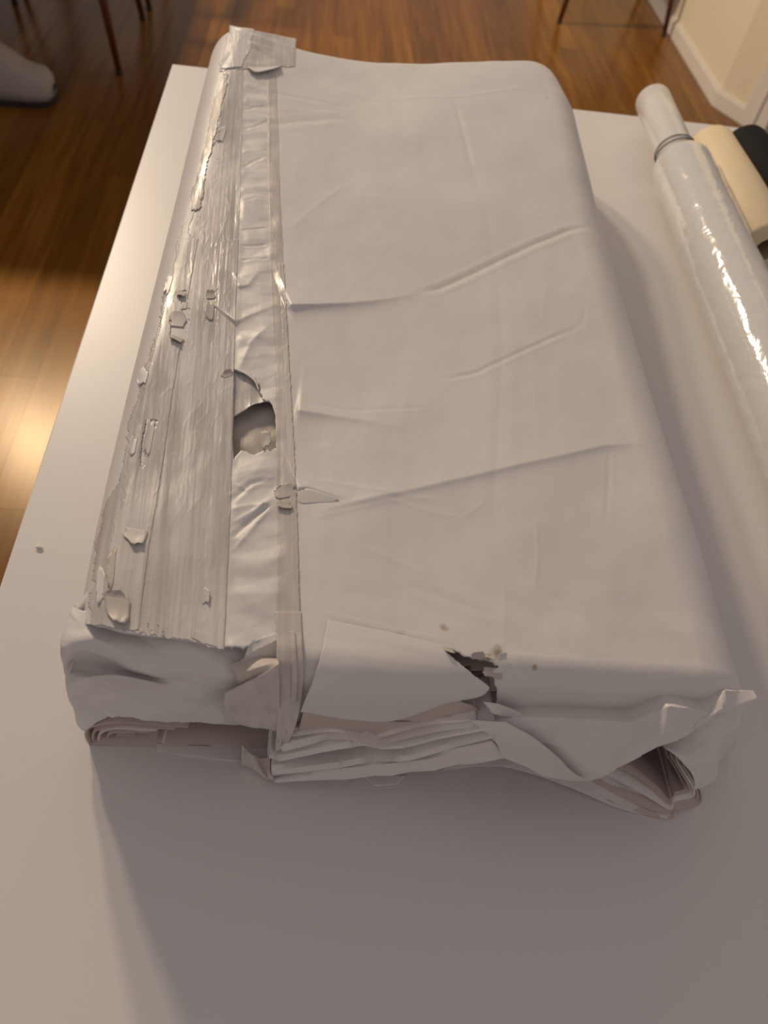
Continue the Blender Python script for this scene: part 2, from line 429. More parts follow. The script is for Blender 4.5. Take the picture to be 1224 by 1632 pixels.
def crease_disp(x, y):
    out = np.zeros_like(x)
    for pts, kind, a, wd, tl in CR:
        pad = max(6 * wd, 3 * tl) + .004
        sel = (x > pts[:, 0].min() - pad) & (x < pts[:, 0].max() + pad) & (y > pts[:, 1].min() - pad) & (y < pts[:, 1].max() + pad)
        if not sel.any(): continue
        X = x[sel]; Yy = y[sel]
        seg = np.linalg.norm(np.diff(pts, axis=0), axis=1); cum = np.r_[0, np.cumsum(seg)]; tot = cum[-1]
        best = np.full(X.shape, 9.); sgn = np.zeros_like(X); tp = np.zeros_like(X)
        for i in range(len(pts) - 1):
            d = pts[i + 1] - pts[i]; L = seg[i]
            t = np.clip(((X - pts[i, 0]) * d[0] + (Yy - pts[i, 1]) * d[1]) / L ** 2, 0, 1)
            ex = X - pts[i, 0] - t * d[0]; ey = Yy - pts[i, 1] - t * d[1]; dist = np.hypot(ex, ey)
            side = d[0] * (Yy - pts[i, 1]) - d[1] * (X - pts[i, 0])
            mk = dist < best
            best = np.where(mk, dist, best); sgn = np.where(mk, np.sign(side), sgn); tp = np.where(mk, (cum[i] + t * L) / tot, tp)
        env = np.clip(np.minimum(tp, 1 - tp) * 5, 0, 1); env = env * env * (3 - 2 * env)
        if kind == 'ridge': v = np.exp(-(best / (.55 * wd)))
        elif kind == 'groove':
            b_ = best / (.58 * wd); v = -np.exp(-b_ ** 1.2) + .3 * np.exp(-(b_ - 2.2) ** 2)
        else:
            sd = sgn * best                     # + = far side
            if kind == 'step': env = np.clip(tp * 30, 0, 1) * (1 - tp)
            v = np.where(sd >= 0, np.exp(-sd / tl), np.exp(-np.abs(sd) / wd))
        out[sel] += a * env * v * (.66 if kind in ('step', 'fold') else .35)
    return out
def xl(y): return np.interp(y, [.17, .30, .55, .87], [-.108, -.111, -.112, -.114])
def rl(y): return np.interp(y, [.17, .24, .35, .55, .87], [.030, .024, .021, .028, .034])
def xr(y): return np.interp(y, [.17, .30, .55, .80, .872], [.240, .243, .252, .262, .252])
RR = .042
WAVE = cr1(np.array([(-.11, .004), (-.085, .006), (-.045, -.002), (0, -.010), (.045, -.012), (.09, -.008), (.15, -.001), (.21, .007), (.25, .002)]), 160)
def base_h(x, y):
    h = .1 + 0 * x
    # the far end waves: high at the left, sagging, high again at the right
    h = h + np.interp(x, WAVE[:, 0], WAVE[:, 1]) * sstep(.55, .87, y)
    h = h + .0035 * np.sin((x - .03) * 9) * np.sin(y * 7 + .4) * sstep(.2, .3, y)
    h = h - .004 * sstep(.12, .24, x) * (1 - sstep(.3, .7, y))
    h = h - .010 * sstep(.848, .874, y) ** 2
    return h
def disp(x, y):
    d = crease_disp(x, y)
    d = d + .0030 * fbm(x * 16, y * 11, 5, 2) + .0005 * fbm(x * 60, y * 34, 8, 2) + .0020 * facets(x * 10, y * 7, 6)
    xt_ = np.interp(y, [.18, .36, .78], [-.031, -.043, -.073]); strip = sstep(0, .004, x - xt_) * (1 - sstep(.022, .032, x - xt_))
    d = d + strip * .0022 * facets(x * 40, y * 62, 31)
    near = (1 - sstep(.2, .235, y))
    d = d + near * .0007 * facets(x * 34, y * 50, 41)
    return d
def arc_z(x, y):
    """section of the wrapper: rounded at both long sides"""
    a = xl(y) + rl(y); b = xr(y) - RR
    tl_ = np.clip((a - x) / rl(y), 0, 1); tr_ = np.clip((x - b) / RR, 0, 1)
    return base_h(np.clip(x, a, b), y) - np.interp(y, [.17, .26], [.056, .042]) * (1 - np.sqrt(1 - tl_ ** 2 * .9999)) - .050 * (1 - np.sqrt(1 - tr_ ** 2 * .9999))
def top_z(x, y):                           # height over the table of the wrapper's upper side
    return arc_z(x, y) + disp(x, y)
def on_top(px, py, off=.0008, n=14):
    """pixels (arrays) -> points on the wrapper's upper side"""
    px = np.asarray(px, float); py = np.asarray(py, float)
    d = np.stack([px - CX, py - CY, np.full_like(px, F)], -1) @ R.T
    z = np.full_like(px, .1)
    for _ in range(n):
        k = (TABLE + z - CAMZ) / d[..., 2]; x = d[..., 0] * k; y = d[..., 1] * k
        x2 = np.maximum(x, xl(y) + .0015)
        z = .35 * z + .65 * (top_z(x2, y) + off)
    k = (TABLE + z - CAMZ) / d[..., 2]
    return np.stack([d[..., 0] * k, d[..., 1] * k, TABLE + z], -1)

# section columns: left side, left arc, top, right arc, right side
NTOP = 330
sl = np.linspace(0, 1, 26); al = np.linspace(0, 1, 30)[1:]; tt = np.linspace(0, 1, NTOP)[1:-1]; ar = np.linspace(0, 1, 36)[:-1]; sr = np.linspace(0, 1, 30)
yrows = np.linspace(YF, YB, 640)
def sections(y):
    y = np.asarray(y, float)[:, None]
    XL, r_, XR = xl(y), rl(y), xr(y)
    a = XL + r_; b = XR - RR
    x1 = a - r_ * np.cos(np.pi / 2 * al)[None]
    xt = a + (b - a) * tt[None]
    x3 = b + RR * np.sin(np.pi / 2 * ar)[None]
    xs = np.concatenate([x1, xt, x3], 1); ys = y + 0 * xs
    fade = np.r_[.25 + .75 * al, np.ones_like(tt), 1 - .7 * ar][None]
    z = arc_z(xs, ys) + disp(xs, ys) * fade
    zl = z[:, :1]; zr = z[:, -1:]; l_ = sl[None]; q_ = sr[None]
    lz = zl * l_; lx = XL + .010 * (1 - l_) ** 2 - .003 * np.sin(np.pi * l_) + .0030 * fbm(l_ * 3 + 0 * y, y * 22 + 0 * l_, 61)
    rz = zr * (1 - q_); rx = XR - .014 * q_ ** 2 + .002 * np.sin(np.pi * q_) + .002 * fbm(q_ * 4 + 0 * y, y * 18 + 0 * q_, 62)
    lx = lx - (lx[:, -1:] - xs[:, :1]) * l_ ** 3; rx = rx - (rx[:, :1] - xs[:, -1:]) * (1 - q_) ** 3
    return np.concatenate([lx[:, :-1], xs, rx[:, 1:]], 1), np.concatenate([lz[:, :-1], z, rz[:, 1:]], 1)
def section(y):
    X, Z = sections([y]); return X[0], Z[0]
S0, Z0 = section(YF)
nleft = len(sl) - 1
front = []                                  # rows that roll over the front rim and hang down
RF = .013
for g in np.linspace(1.45, 0.0, 26)[:-1]:
    w_ = np.clip((Z0 - .02) / .07, 0, 1)
    zz = Z0 - RF * (1 - np.cos(g)) * w_
    front.append(np.stack([S0, np.full_like(S0, YF) - RF * np.sin(g) * w_, zz], -1))
zlow = front[0][:, 2]; ylow = front[0][:, 1]
hang = []
for t in np.linspace(1, 0, 56)[:-1]:
    zt = np.minimum(zlow, .042); z = zlow + (zt - zlow) * t
    yy = ylow - .004 * t + .0030 * facets(S0 * 22, z * 26, 71) * min(1, 2 * t)
    hang.append(np.stack([S0, yy, z], -1))
rows = hang + front
XX, ZZ = sections(yrows)
for i, y in enumerate(yrows): rows.append(np.stack([XX[i], np.full_like(XX[i], y), ZZ[i]], -1))
# far end: tucked in
X, Z = section(YB)
for t in np.linspace(0, 1, 12)[1:]:
    cxm = .07
    rows.append(np.stack([X + (cxm - X) * .06 * t, np.full_like(X, YB + .006 * math.sin(t * 3.1) - .012 * t), Z * (1 - t * .96)], -1))
G = np.array(rows); G[..., 2] += TABLE + .0008
Q = grid_faces(*G.shape[:2])
cen = G.reshape(-1, 3)[Q].mean(1); pp = project(cen)
kill = np.zeros(len(Q), bool)
above = cen[:, 2] > TABLE + .04
# torn front rim at the left, under the wide tape
RIM = jagged([(60, 985), (110, 985), (142, 996), (200, 1008), (300, 1022), (357, 1034), (385, 1036), (405, 1024), (440, 1015), (441, 1300), (60, 1300)], 1.5, 5, 3)
kill |= above & inpoly(pp[:, 0], pp[:, 1], RIM) & (cen[:, 1] < .22) & (cen[:, 0] > -.1035)
kill |= (cen[:, 1] < YF - .0005) & (pp[:, 0] < 441)
# hole between the two tapes
HOLE = jagged([(370, 588), (395, 596), (410, 606), (415, 622), (418, 634), (428, 640), (436, 646), (440, 680), (441, 716), (428, 714), (405, 724), (385, 716), (372, 735)], 1.6, 4, 5)
kill |= above & inpoly(pp[:, 0], pp[:, 1], HOLE)
# torn spot at the front rim
TEAR = jagged([(706, 1036), (722, 1034), (740, 1046), (765, 1052), (785, 1056), (795, 1062), (783, 1068), (788, 1085), (792, 1108), (790, 1135), (770, 1142), (745, 1138), (735, 1115), (745, 1090), (740, 1066), (722, 1052)], 2, 4, 6)
kill |= above & inpoly(pp[:, 0], pp[:, 1], TEAR) & (cen[:, 1] < .22)
def snap(G, Q, kill, polys):
    """pull the stair-stepped rim left by deleted faces onto the torn outline"""
    nr, nc = G.shape[:2]; nk = np.zeros(nr * nc, int); na = np.zeros(nr * nc, int)
    np.add.at(nk, Q[kill].ravel(), 1); np.add.at(na, Q[~kill].ravel(), 1)
    rim = np.where((nk > 0) & (na > 0))[0]; pg = project(G)
    gu = np.gradient(G, axis=1).reshape(-1, 3); gv = np.gradient(G, axis=0).reshape(-1, 3)
    pu = np.gradient(pg, axis=1).reshape(-1, 2); pv = np.gradient(pg, axis=0).reshape(-1, 2); pf = pg.reshape(-1, 2); Gf = G.reshape(-1, 3)
    E_ = np.concatenate([np.stack([np.array(p_), np.roll(np.array(p_), -1, 0)], 1) for p_ in polys])
    for i in rim:
        q = pf[i]; d = E_[:, 1] - E_[:, 0]; t = np.clip(((q - E_[:, 0]) * d).sum(1) / ((d * d).sum(1) + 1e-9), 0, 1)
        c = E_[:, 0] + d * t[:, None]; k = np.argmin(((c - q) ** 2).sum(1)); dp = c[k] - q
        J = np.array([pu[i], pv[i]]).T
        if abs(np.linalg.det(J)) < 1e-3: continue
        ab = np.linalg.solve(J, dp)
        if np.abs(ab).max() > 1.6: continue
        Gf[i] += ab[0] * gu[i] + ab[1] * gv[i]
    return Gf.reshape(G.shape)
G = snap(G, Q, kill, [HOLE, TEAR, RIM])
wrap = link('wrapper', fast_mesh('wrapper', G, Q[~kill]), M['paper'], parcel, smooth=True)
s = wrap.modifiers.new('thickness', 'SOLIDIFY'); s.thickness = .0006; s.offset = -1

# the stack of paper inside
rows = []
for y in np.linspace(.205, .86, 60):
    a = float(xl(y)) + .010; b = float(xr(y)) - .012; xs = np.linspace(a, b, 70)
    zt = arc_z(xs, np.full_like(xs, y)) - .0075 + .0012 * fbm(xs * 25, np.full_like(xs, y * 30), 81) 
    zt = np.maximum(zt, .02)
    rows.append(np.stack([np.r_[a, xs, b], np.full(72, y), np.r_[.006, zt, .006] + TABLE], -1))
G2 = np.array(rows)
f0 = G2[0].copy(); f0[:, 2] = TABLE + .006; f1 = G2[-1].copy(); f1[:, 2] = TABLE + .006
G2 = np.concatenate([f0[None], G2, f1[None]])
st = link('paper_stack', fast_mesh('paper_stack', G2, grid_faces(*G2.shape[:2])), M['pink'], parcel, smooth=True)

PROF = [(.60, .1), (YF, .1)] + [(YF - RF * math.sin(g), .1 - RF * (1 - math.cos(g))) for g in np.linspace(.1, 1.45, 12)] + [(YF - RF * math.sin(1.45) - .004, .042), (YF - RF - .006, .0)]
def on_front(px, py, off):
    """pixel -> point on the wrapper's rim and hanging front, on a shell lying off outside it"""
    P_ = np.array(PROF); t = np.gradient(P_, axis=0); n_ = np.stack([t[:, 1], -t[:, 0]], -1); n_ /= np.linalg.norm(n_, axis=1, keepdims=True)
    P_ = P_ + n_ * off; d = ray(px, py); f_ = CAMZ + d[2] * P_[:, 0] / d[1] - (TABLE + P_[:, 1])
    for k in range(len(P_) - 1):
        if f_[k] * f_[k + 1] <= 0:
            u = f_[k] / (f_[k] - f_[k + 1] + 1e-12); y = P_[k, 0] + (P_[k + 1, 0] - P_[k, 0]) * u; z = P_[k, 1] + (P_[k + 1, 1] - P_[k, 1]) * u
            return np.array([d[0] * y / d[1], y, TABLE + z])
    return H(px, py, .002)

# ---- tapes -------------------------------------------------------
def tape(name, left, right, mat, nu, nv, off=.0010, wr=.00022, seed=1, jl=0, jr=0, jb=0, jt=0, holes=(), bottom=None):
    Lp = lin1(left, nv); Rp = lin1(right, nv); r = np.random.RandomState(seed)
    def n1(n, s): return np.interp(np.arange(n), np.arange(0, n + s, s), r.rand(len(np.arange(0, n + s, s)))) - .5
    Lp[:, 0] += jl * (n1(nv, 5) + .7 * n1(nv, 14) + .5 * (r.rand(nv) - .5)); Rp[:, 0] += jr * (n1(nv, 5) + .5 * (r.rand(nv) - .5))
    t = np.linspace(0, 1, nu)[None, :, None]
    Pg = Lp[:, None] * (1 - t) + Rp[:, None] * t
    v = np.linspace(0, 1, nv)[:, None]
    Pg[..., 1] += jb * (n1(nu, 4) + .4 * (r.rand(nu) - .5))[None] * sstep(.94, 1, v) + jt * (n1(nu, 4))[None] * (1 - sstep(0, .06, v))
    W = on_top(Pg[..., 0], Pg[..., 1], off)
    x = W[..., 0] + .0636 * W[..., 1]; y = W[..., 1]
    W[..., 2] += wr * (1.2 * fbm(x * 150, y * 8, seed + 50) + .9 * fbm(x * 420, y * 26, seed + 51)) + wr * np.clip(ridged(x * 130 + 2 * fbm(x * 60, y * 40, 7), y * 26, seed + 52) - .88, 0, 1) * 3
    Qs = grid_faces(nv, nu); c = Pg.reshape(-1, 2)[Qs].mean(1); kl = np.zeros(len(Qs), bool)
    for hl in holes: kl |= inpoly(c[:, 0], c[:, 1], hl)
    o = link(name, fast_mesh(name, W, Qs[~kl]), mat, parcel, smooth=True)
    sm = o.modifiers.new('thickness', 'SOLIDIFY'); sm.thickness = .0003; sm.offset = 1
    return o
WL = [(354, 112), (340, 180), (322, 250), (303, 325), (287, 378), (275, 430), (258, 490), (240, 560), (217, 640), (203, 690), (195, 730), (190, 768), (168, 800), (153, 850), (150, 900), (146, 950), (143, 994)]
WR_ = [(388, 110), (386, 200), (383, 300), (380, 380), (376, 480), (373, 580), (371, 680), (368, 780), (364, 880), (360, 960), (357, 1034)]
holes = [jagged([(337, 235), (349, 222), (345, 262), (330, 300), (318, 340), (306, 376), (299, 372), (312, 325), (325, 280)], 1.2, 4, 11),
         jagged([(283, 466), (296, 462), (301, 478), (290, 484)], 1.2, 4, 12),
         jagged([(275, 497), (302, 492), (300, 520), (292, 548), (272, 540), (270, 515)], 1.6, 4, 13),
         jagged([(334, 466), (344, 464), (341, 500), (330, 512), (326, 500)], 1.2, 4, 14),
         jagged([(232, 672), (252, 668), (242, 690), (228, 745), (222, 742)], 1.2, 4, 15)]
wt = tape('wide_tape', WL, WR_, M['tape'], 110, 620, seed=3, jl=7, jr=1.2, jb=7, holes=holes)
wt['label'] = 'wide streaky clear packing tape band'
# a second narrower length at the left, darker where it overlaps
tape('tape_strip', [(353, 118), (336, 190), (322, 250), (313, 300), (306, 335)], [(364, 118), (349, 190), (335, 240), (326, 290), (318, 335)], M['tape_d'], 16, 130, .0015, seed=8, jl=4, jr=4, jb=4)
tape('tape_strip', [(352, 385), (345, 470), (340, 600), (330, 760), (318, 900), (305, 1018)], [(380, 380), (376, 480), (373, 580), (368, 780), (364, 880), (357, 1034)], M['tape'], 34, 400, .0012, seed=9, jl=.6, jr=.8, jb=6, holes=[jagged([(330, 455), (346, 455), (346, 515), (325, 520)], 1, 4, 18)])
tape('tape_strip', [(288, 380), (268, 470), (244, 560), (222, 650), (205, 720), (192, 800), (172, 880), (160, 960), (160, 998)], [(316, 380), (300, 470), (286, 560), (272, 650), (262, 720), (250, 800), (236, 880), (226, 960), (222, 1006)], M['tape'], 30, 400, .0012, seed=10, jl=4, jr=.8, jb=5, holes=holes[1:3] + holes[4:])
nt = tape('narrow_tape', [(427, 108), (428, 300), (432, 480), (438, 620), (441, 760), (442, 900), (440, 1012)], [(440, 108), (446, 300), (452, 420), (460, 540), (467, 680), (473, 800), (477, 900), (480, 1002)], M['tape_b'], 22, 480, .0010, wr=.0002, seed=21, jl=1, jr=1)
nt['label'] = 'narrow clear tape along the parcel'
tape('narrow_tape', [(444, 420), (452, 560), (458, 700), (464, 840), (466, 1000)], [(452, 420), (460, 560), (468, 700), (474, 840), (478, 1000)], M['tape_b'], 10, 360, .0013, wr=.0003, seed=22, jl=1, jr=2)
tp = tape('tape_patch', [(366, 40), (356, 80), (350, 112)], [(472, 62), (471, 84), (470, 107)], M['tape'], 90, 60, .0012, wr=.0003, seed=23, jl=5, jr=.5, jb=5)
tp['label'] = 'short tape piece over the far corner'
tape('paper_flake', [(366, 42), (372, 75), (352, 108)], [(404, 46), (400, 75), (384, 108)], M['paper2'], 30, 40, .0017, wr=.0007, seed=24, jl=3, jr=5, jb=4)

# flakes and curled lips where the tape has torn the paper
def flake(px, py, wpx, hpx, lift, mat='soil', rot=0.0, curl='b', seed=1):
    """a torn tongue: flush where it is still stuck, its ragged free end curling up"""
    r = np.random.RandomState(seed); nr, nc = 12, 9; t = np.linspace(0, 1, nr)[:, None]; u = np.linspace(-1, 1, nc)[None, :]
    kn = np.linspace(0, 1, 5); prof_l = np.interp(t, kn, np.r_[r.uniform(.25, .5), r.uniform(.3, .6, 3), r.uniform(.1, .45)]); prof_r = np.interp(t, kn, np.r_[r.uniform(.25, .5), r.uniform(.3, .6, 3), r.uniform(.1, .45)])
    U = np.where(u < 0, u * prof_l, u * prof_r) + (r.rand(nr, nc) - .5) * .05
    end = np.interp(u, np.linspace(-1, 1, 5), r.uniform(.35, .55, 5)) + (r.rand(1, nc) - .5) * .10
    V_ = -.5 + t * (.5 + end)
    if curl == 't': V_ = -V_
    if curl in 'lr': U, V_ = (V_ if curl == 'r' else -V_), U
    c_, s_ = math.cos(rot), math.sin(rot)
    W = on_top(px + U * wpx * c_ - V_ * hpx * s_, py + U * wpx * s_ + V_ * hpx * c_, .0013)
    W[..., 2] += .0003 * t + .6 * lift * t ** 3
    o = link('paper_flake', fast_mesh('paper_flake', W, grid_faces(nr, nc)), M[mat], parcel, smooth=True)
    sm = o.modifiers.new('thickness', 'SOLIDIFY'); sm.thickness = .00016
for a in [(288, 470, 20, 12, .003, 'soil', .3, 'b', 1), (284, 508, 30, 26, .002, 'tape_b', .1, 't', 2), (282, 542, 26, 10, .003, 'soil', .4, 'b', 3), (336, 470, 14, 12, .002, 'soil', 0, 't', 4),
          (334, 496, 14, 30, .0015, 'tape_b', .1, 'l', 5), (216, 858, 40, 30, .003, 'tape_b', .15, 'b', 6), (236, 700, 14, 60, .0016, 'paper2', .2, 'l', 7), (190, 972, 40, 50, .0025, 'soil', .1, 'b', 8),
          (182, 950, 50, 16, .002, 'soil', .1, 't', 9), (228, 600, 14, 30, .002, 'paper2', .25, 'l', 11), (268, 452, 10, 34, .0018, 'paper2', .3, 'l', 12),
          (328, 950, 12, 30, .002, 'tape', .1, 'r', 16),
          
          (362, 596, 22, 10, .002, 'soil', -.3, 't', 21), (352, 215, 12, 26, .002, 'paper2', .3, 'l', 23), 
          (176, 905, 14, 70, .0015, 'soil', .08, 'l', 25), (160, 935, 12, 60, .0015, 'paper2', .08, 'l', 26), (455, 782, 34, 22, .0015, 'tape_b', -.2, 't', 27), (452, 806, 26, 12, .0016, 'soil', .2, 'b', 28),
          (212, 710, 10, 30, .002, 'paper2', .2, 'l', 29), (424, 700, 16, 30, .002, 'soil', 0, 'r', 30)]:
    flake(*a)
# lip of paper under the far tape patch
patch('torn_lip', [list(on_top(np.array([394., 410, 430, 448]), np.array([107., 108, 107, 105]), .0012)),
                   list(on_top(np.array([396., 408, 430, 446]), np.array([108., 115, 111, 106]), .0045))], M['paper2'], parcel, 16, 8)
# layer seen through the hole between the tapes
gx, gy = np.meshgrid(np.linspace(362, 452, 26), np.linspace(578, 745, 40))
Wh = on_top(gx, gy, -.0062); Wh[..., 2] += .003 * facets(Wh[..., 0] * 60, Wh[..., 1] * 45, 91)
sm_ = link('under_layer', fast_mesh('under_layer', Wh, grid_faces(40, 26)), M['soil'], parcel, smooth=True)
# curled rims of that hole
patch('torn_tape', [list(on_top(np.array([368., 392, 412, 420]), np.array([582., 590, 602, 616]), -.0012)), list(on_top(np.array([368., 392, 414, 428]), np.array([618., 620, 624, 634]), -.0010)), list(on_top(np.array([372., 390, 406, 424]), np.array([664., 654, 645, 640]), -.0004))], M['tape'], parcel, 40, 40, .0004, .0006, 90, 61, jag={'b': .0016})
patch('torn_lip', [list(on_top(np.array([374., 392, 407, 413]), np.array([586., 593, 604, 620]), .0006)), list(on_top(np.array([374., 391, 405, 412]), np.array([588., 596, 608, 623]), .0014))], M['paper2'], parcel, 20, 8, jag={'b': .001})
patch('torn_lip', [list(on_top(np.array([474., 490, 512, 540]), np.array([784., 779, 785, 797]), .0012)), list(on_top(np.array([474., 484, 505, 538]), np.array([800., 804, 802, 800]), .0006))], M['paper2'], parcel, 20, 10)

# ---- front end, left: inner fold hanging below the torn rim ----------
w3 = lambda x, y, h: np.array([x, y, TABLE + h])
patch('end_fold', [
  [w3(-.090, .225, .088), H(120, 965, .0880), H(160, 975, .0925), H(220, 982, .0940), H(300, 990, .0945), H(400, 998, .0940), H(452, 1000, .0940)],
  [w3(-.098, .210, .086), H(108, 996, .0890), H(160, 998, .0930), H(220, 1004, .0940), H(300, 1012, .0945), H(400, 1020, .0940), H(452, 1022, .0940)],
  [w3(-.1045, .200, .082), H(101, 1022, .0890), H(150, 1022, .0925), H(220, 1032, .0910), H(300, 1040, .0915), H(400, 1048, .0910), H(452, 1050, .0910)],
  [w3(-.1070, .198, .072), H(98, 1040, .0850), H(146, 1042, .0850), H(220, 1062, .0825), H(300, 1068, .0840), H(400, 1076, .0830), H(452, 1080, .0830)],
  [w3(-.1080, .197, .062), Y(101, 1066, .1800), Y(132, 1064, .1800), Y(220, 1080, .1765), Y(300, 1086, .1740), Y(400, 1096, .1720), Y(452, 1100, .1720)],
  [w3(-.1080, .196, .054), Y(103, 1090, .1775), Y(136, 1082, .1720), Y(205, 1082, .1715), Y(300, 1102, .1725), Y(400, 1112, .1710), Y(452, 1118, .1710)],
  [w3(-.1065, .195, .044), Y(107, 1112, .1765), Y(136, 1104, .1735), Y(215, 1104, .1742), Y(300, 1118, .1720), Y(400, 1128, .1705), Y(452, 1134, .1710)],
  [w3(-.105, .194, .034), Y(116, 1134, .1750), Y(142, 1126, .1725), Y(220, 1128, .1715), Y(300, 1134, .1700), Y(400, 1142, .1705), Y(452, 1150, .1710)],
  [w3(-.103, .192, .024), Y(131, 1160, .1735), Y(158, 1150, .1690), Y(210, 1141, .1690), Y(300, 1152, .1685), Y(380, 1156, .1690), Y(452, 1166, .1710)]],
  M['paper2'], parcel, 190, 130, .0006, .0075, 26, 15, jag={'b': .0015})
def PYs(pts, y): return [Y(a, b, y) for a, b in pts]
# nested layers folded round at the left corner, seen on edge
ribbon('inner_layer', PYs([(300, 1160), (240, 1155), (185, 1152), (150, 1158), (136, 1168), (142, 1186), (156, 1197), (240, 1201), (340, 1207), (440, 1215)], .1690), (.006, .10, .0), M['pink'], parcel, 90, 8, .0009, .0015, 1)
ribbon('inner_layer', PYs([(280, 1163), (230, 1160), (190, 1158), (156, 1164), (147, 1174), (156, 1190), (190, 1195), (300, 1201), (420, 1209)], .1705), (.006, .10, .0), M['pink'], parcel, 90, 8, .0008, .002, 2)
ribbon('inner_layer', PYs([(250, 1165), (220, 1164), (180, 1162), (160, 1170), (158, 1182), (172, 1192), (205, 1194), (240, 1189), (262, 1184)], .1710), (.006, .09, .0), M['inner'], parcel, 80, 8, .0008, .002, 3)
ribbon('inner_layer', PYs([(240, 1168), (200, 1168), (176, 1170), (170, 1182), (184, 1191), (215, 1186), (250, 1178)], .1718), (.006, .08, .0), M['pink'], parcel, 80, 8, .0008, .002, 4)
ribbon('inner_layer', PYs([(215, 1176), (192, 1172), (183, 1180), (196, 1187), (225, 1182), (250, 1174)], .1726), (.006, .08, .0), M['pink'], parcel, 80, 8, .0008, .002, 5)
patch('inner_layer', [
  [Y(205, 1172, .1850), Y(260, 1164, .1850), Y(320, 1160, .1850), Y(380, 1160, .1850), Y(450, 1172, .1850)],
  [Y(215, 1181, .1790), Y(260, 1176, .1800), Y(320, 1172, .1800), Y(380, 1174, .1790), Y(450, 1186, .1780)],
  [Y(190, 1194, .1716), Y(260, 1194, .1712), Y(320, 1198, .1708), Y(380, 1203, .1702), Y(450, 1212, .1690)]], M['pink'], parcel, 70, 30, .0006, .0018, 40, 7)
patch('inner_layer', [
  [Y(235, 1166, .1830), Y(262, 1172, .1800), Y(300, 1168, .1800)],
  [Y(220, 1184, .1760), Y(262, 1181, .1760), Y(318, 1175, .1780)],
  [Y(205, 1193, .1722), Y(250, 1186, .1735), Y(330, 1178, .1770)]], M['pink'], parcel, 30, 24, .0006, .0012, 60, 9)
# lowest sheet of the wrapper, peeping out on the table
patch('bottom_wrapper', [
  [H(250, 1185, .0008), H(300, 1188, .0008), H(440, 1192, .0008), H(640, 1195, .001), H(860, 1195, .0012), H(1000, 1195, .0012)],
  [H(250, 1198, .0006), H(300, 1205, .0006), H(345, 1211, .0006), H(440, 1216, .0008), H(700, 1222, .0010), H(860, 1220, .0010)]], M['inner'], parcel, 100, 14, .0004, .0008, 40, 17, jag={'b': .002})

# ---- front end, middle -------------------------------------------------
# narrow tape running down the front
of = on_front
patch('narrow_tape', [
  [on_top(438, 975, .0012), on_top(459, 975, .0012), on_top(480, 975, .0012)],
  [of(440, 1010, .0015), of(461, 1008, .0015), of(481, 1006, .0015)],
  [of(441, 1040, .0022), of(462, 1038, .0022), of(482, 1034, .0022)],
  [of(442, 1075, .0022), of(464, 1075, .0022), of(484, 1072, .0022)],
  [of(443, 1120, .0024), of(463, 1120, .0024), of(480, 1118, .0024)],
  [Y(441, 1165, .1575), Y(454, 1166, .1575), Y(470, 1160, .1575)],
  [Y(438, 1200, .1555), Y(447, 1194, .1555), Y(456, 1190, .1555)]], M['tape_b'], parcel, 26, 90, .0004, .0003, 60, 18, jag={'l': .0008})
patch('narrow_tape', [
  [of(462, 1006, .0026), of(470, 1006, .0026)], [of(464, 1040, .0030), of(472, 1038, .0030)], [of(465, 1080, .0030), of(474, 1078, .0030)], [of(464, 1120, .0030), of(473, 1118, .0030)]], M['tape_b'], parcel, 8, 60, .0004, .0003, 60, 28)
# torn scraps left of it
patch('torn_tape', [
  [Y(358, 1104, .1645), Y(385, 1092, .1645), Y(412, 1078, .1645), Y(445, 1058, .1645)],
  [Y(357, 1128, .1625), Y(385, 1124, .1625), Y(412, 1118, .1620), Y(446, 1110, .1615)],
  [Y(358, 1151, .1640), Y(385, 1154, .1625), Y(412, 1160, .1605), Y(447, 1166, .1590)]], M['tape_b'], parcel, 60, 44, .0005, .0010, 60, 19, jag={'b': .003, 'l': .001})
patch('torn_tape', [
  [H(366, 1057, .0925), H(392, 1050, .094), H(418, 1046, .095), H(444, 1050, .0945)],
  [Y(376, 1075, .1680), Y(394, 1070, .1675), Y(418, 1062, .1680), Y(444, 1054, .1690)],
  [Y(383, 1098, .1660), Y(396, 1090, .1660), Y(418, 1076, .1660), Y(445, 1060, .1660)]], M['soil'], parcel, 36, 26, .0005, .0004, 60, 20, jag={'l': .002}, linear=True)
patch('torn_tape', [
  [on_top(398, 1024, .0010), on_top(420, 1015, .0010), on_top(443, 1010, .0010)],
  [H(392, 1044, .0985), H(416, 1032, .0995), H(443, 1020, .1005)],
  [H(384, 1054, .0935), H(416, 1050, .0940), H(443, 1048, .0945)]], M['paper2'], parcel, 30, 24, .0005, .0006, 70, 21, jag={'t': .002, 'l': .002}, linear=True)
patch('torn_tape', [[Y(386, 1187, .160), Y(396, 1198, .160), Y(408, 1206, .159)], [Y(385, 1205, .158), Y(396, 1214, .1575), Y(414, 1222, .156)], [H(384, 1221, .002), H(400, 1225, .002), H(428, 1244, .002)]], M['tape_b'], parcel, 20, 20, .0005, .0006, 90, 22)
patch('torn_tape', [[Y(404, 1202, .159), Y(418, 1208, .159), Y(434, 1205, .159)], [Y(414, 1224, .155), Y(424, 1228, .155), Y(434, 1224, .155)], [H(428, 1244, .0015), H(432, 1245, .0015), H(436, 1243, .0015)]], M['pink'], parcel, 16, 16, .0005)
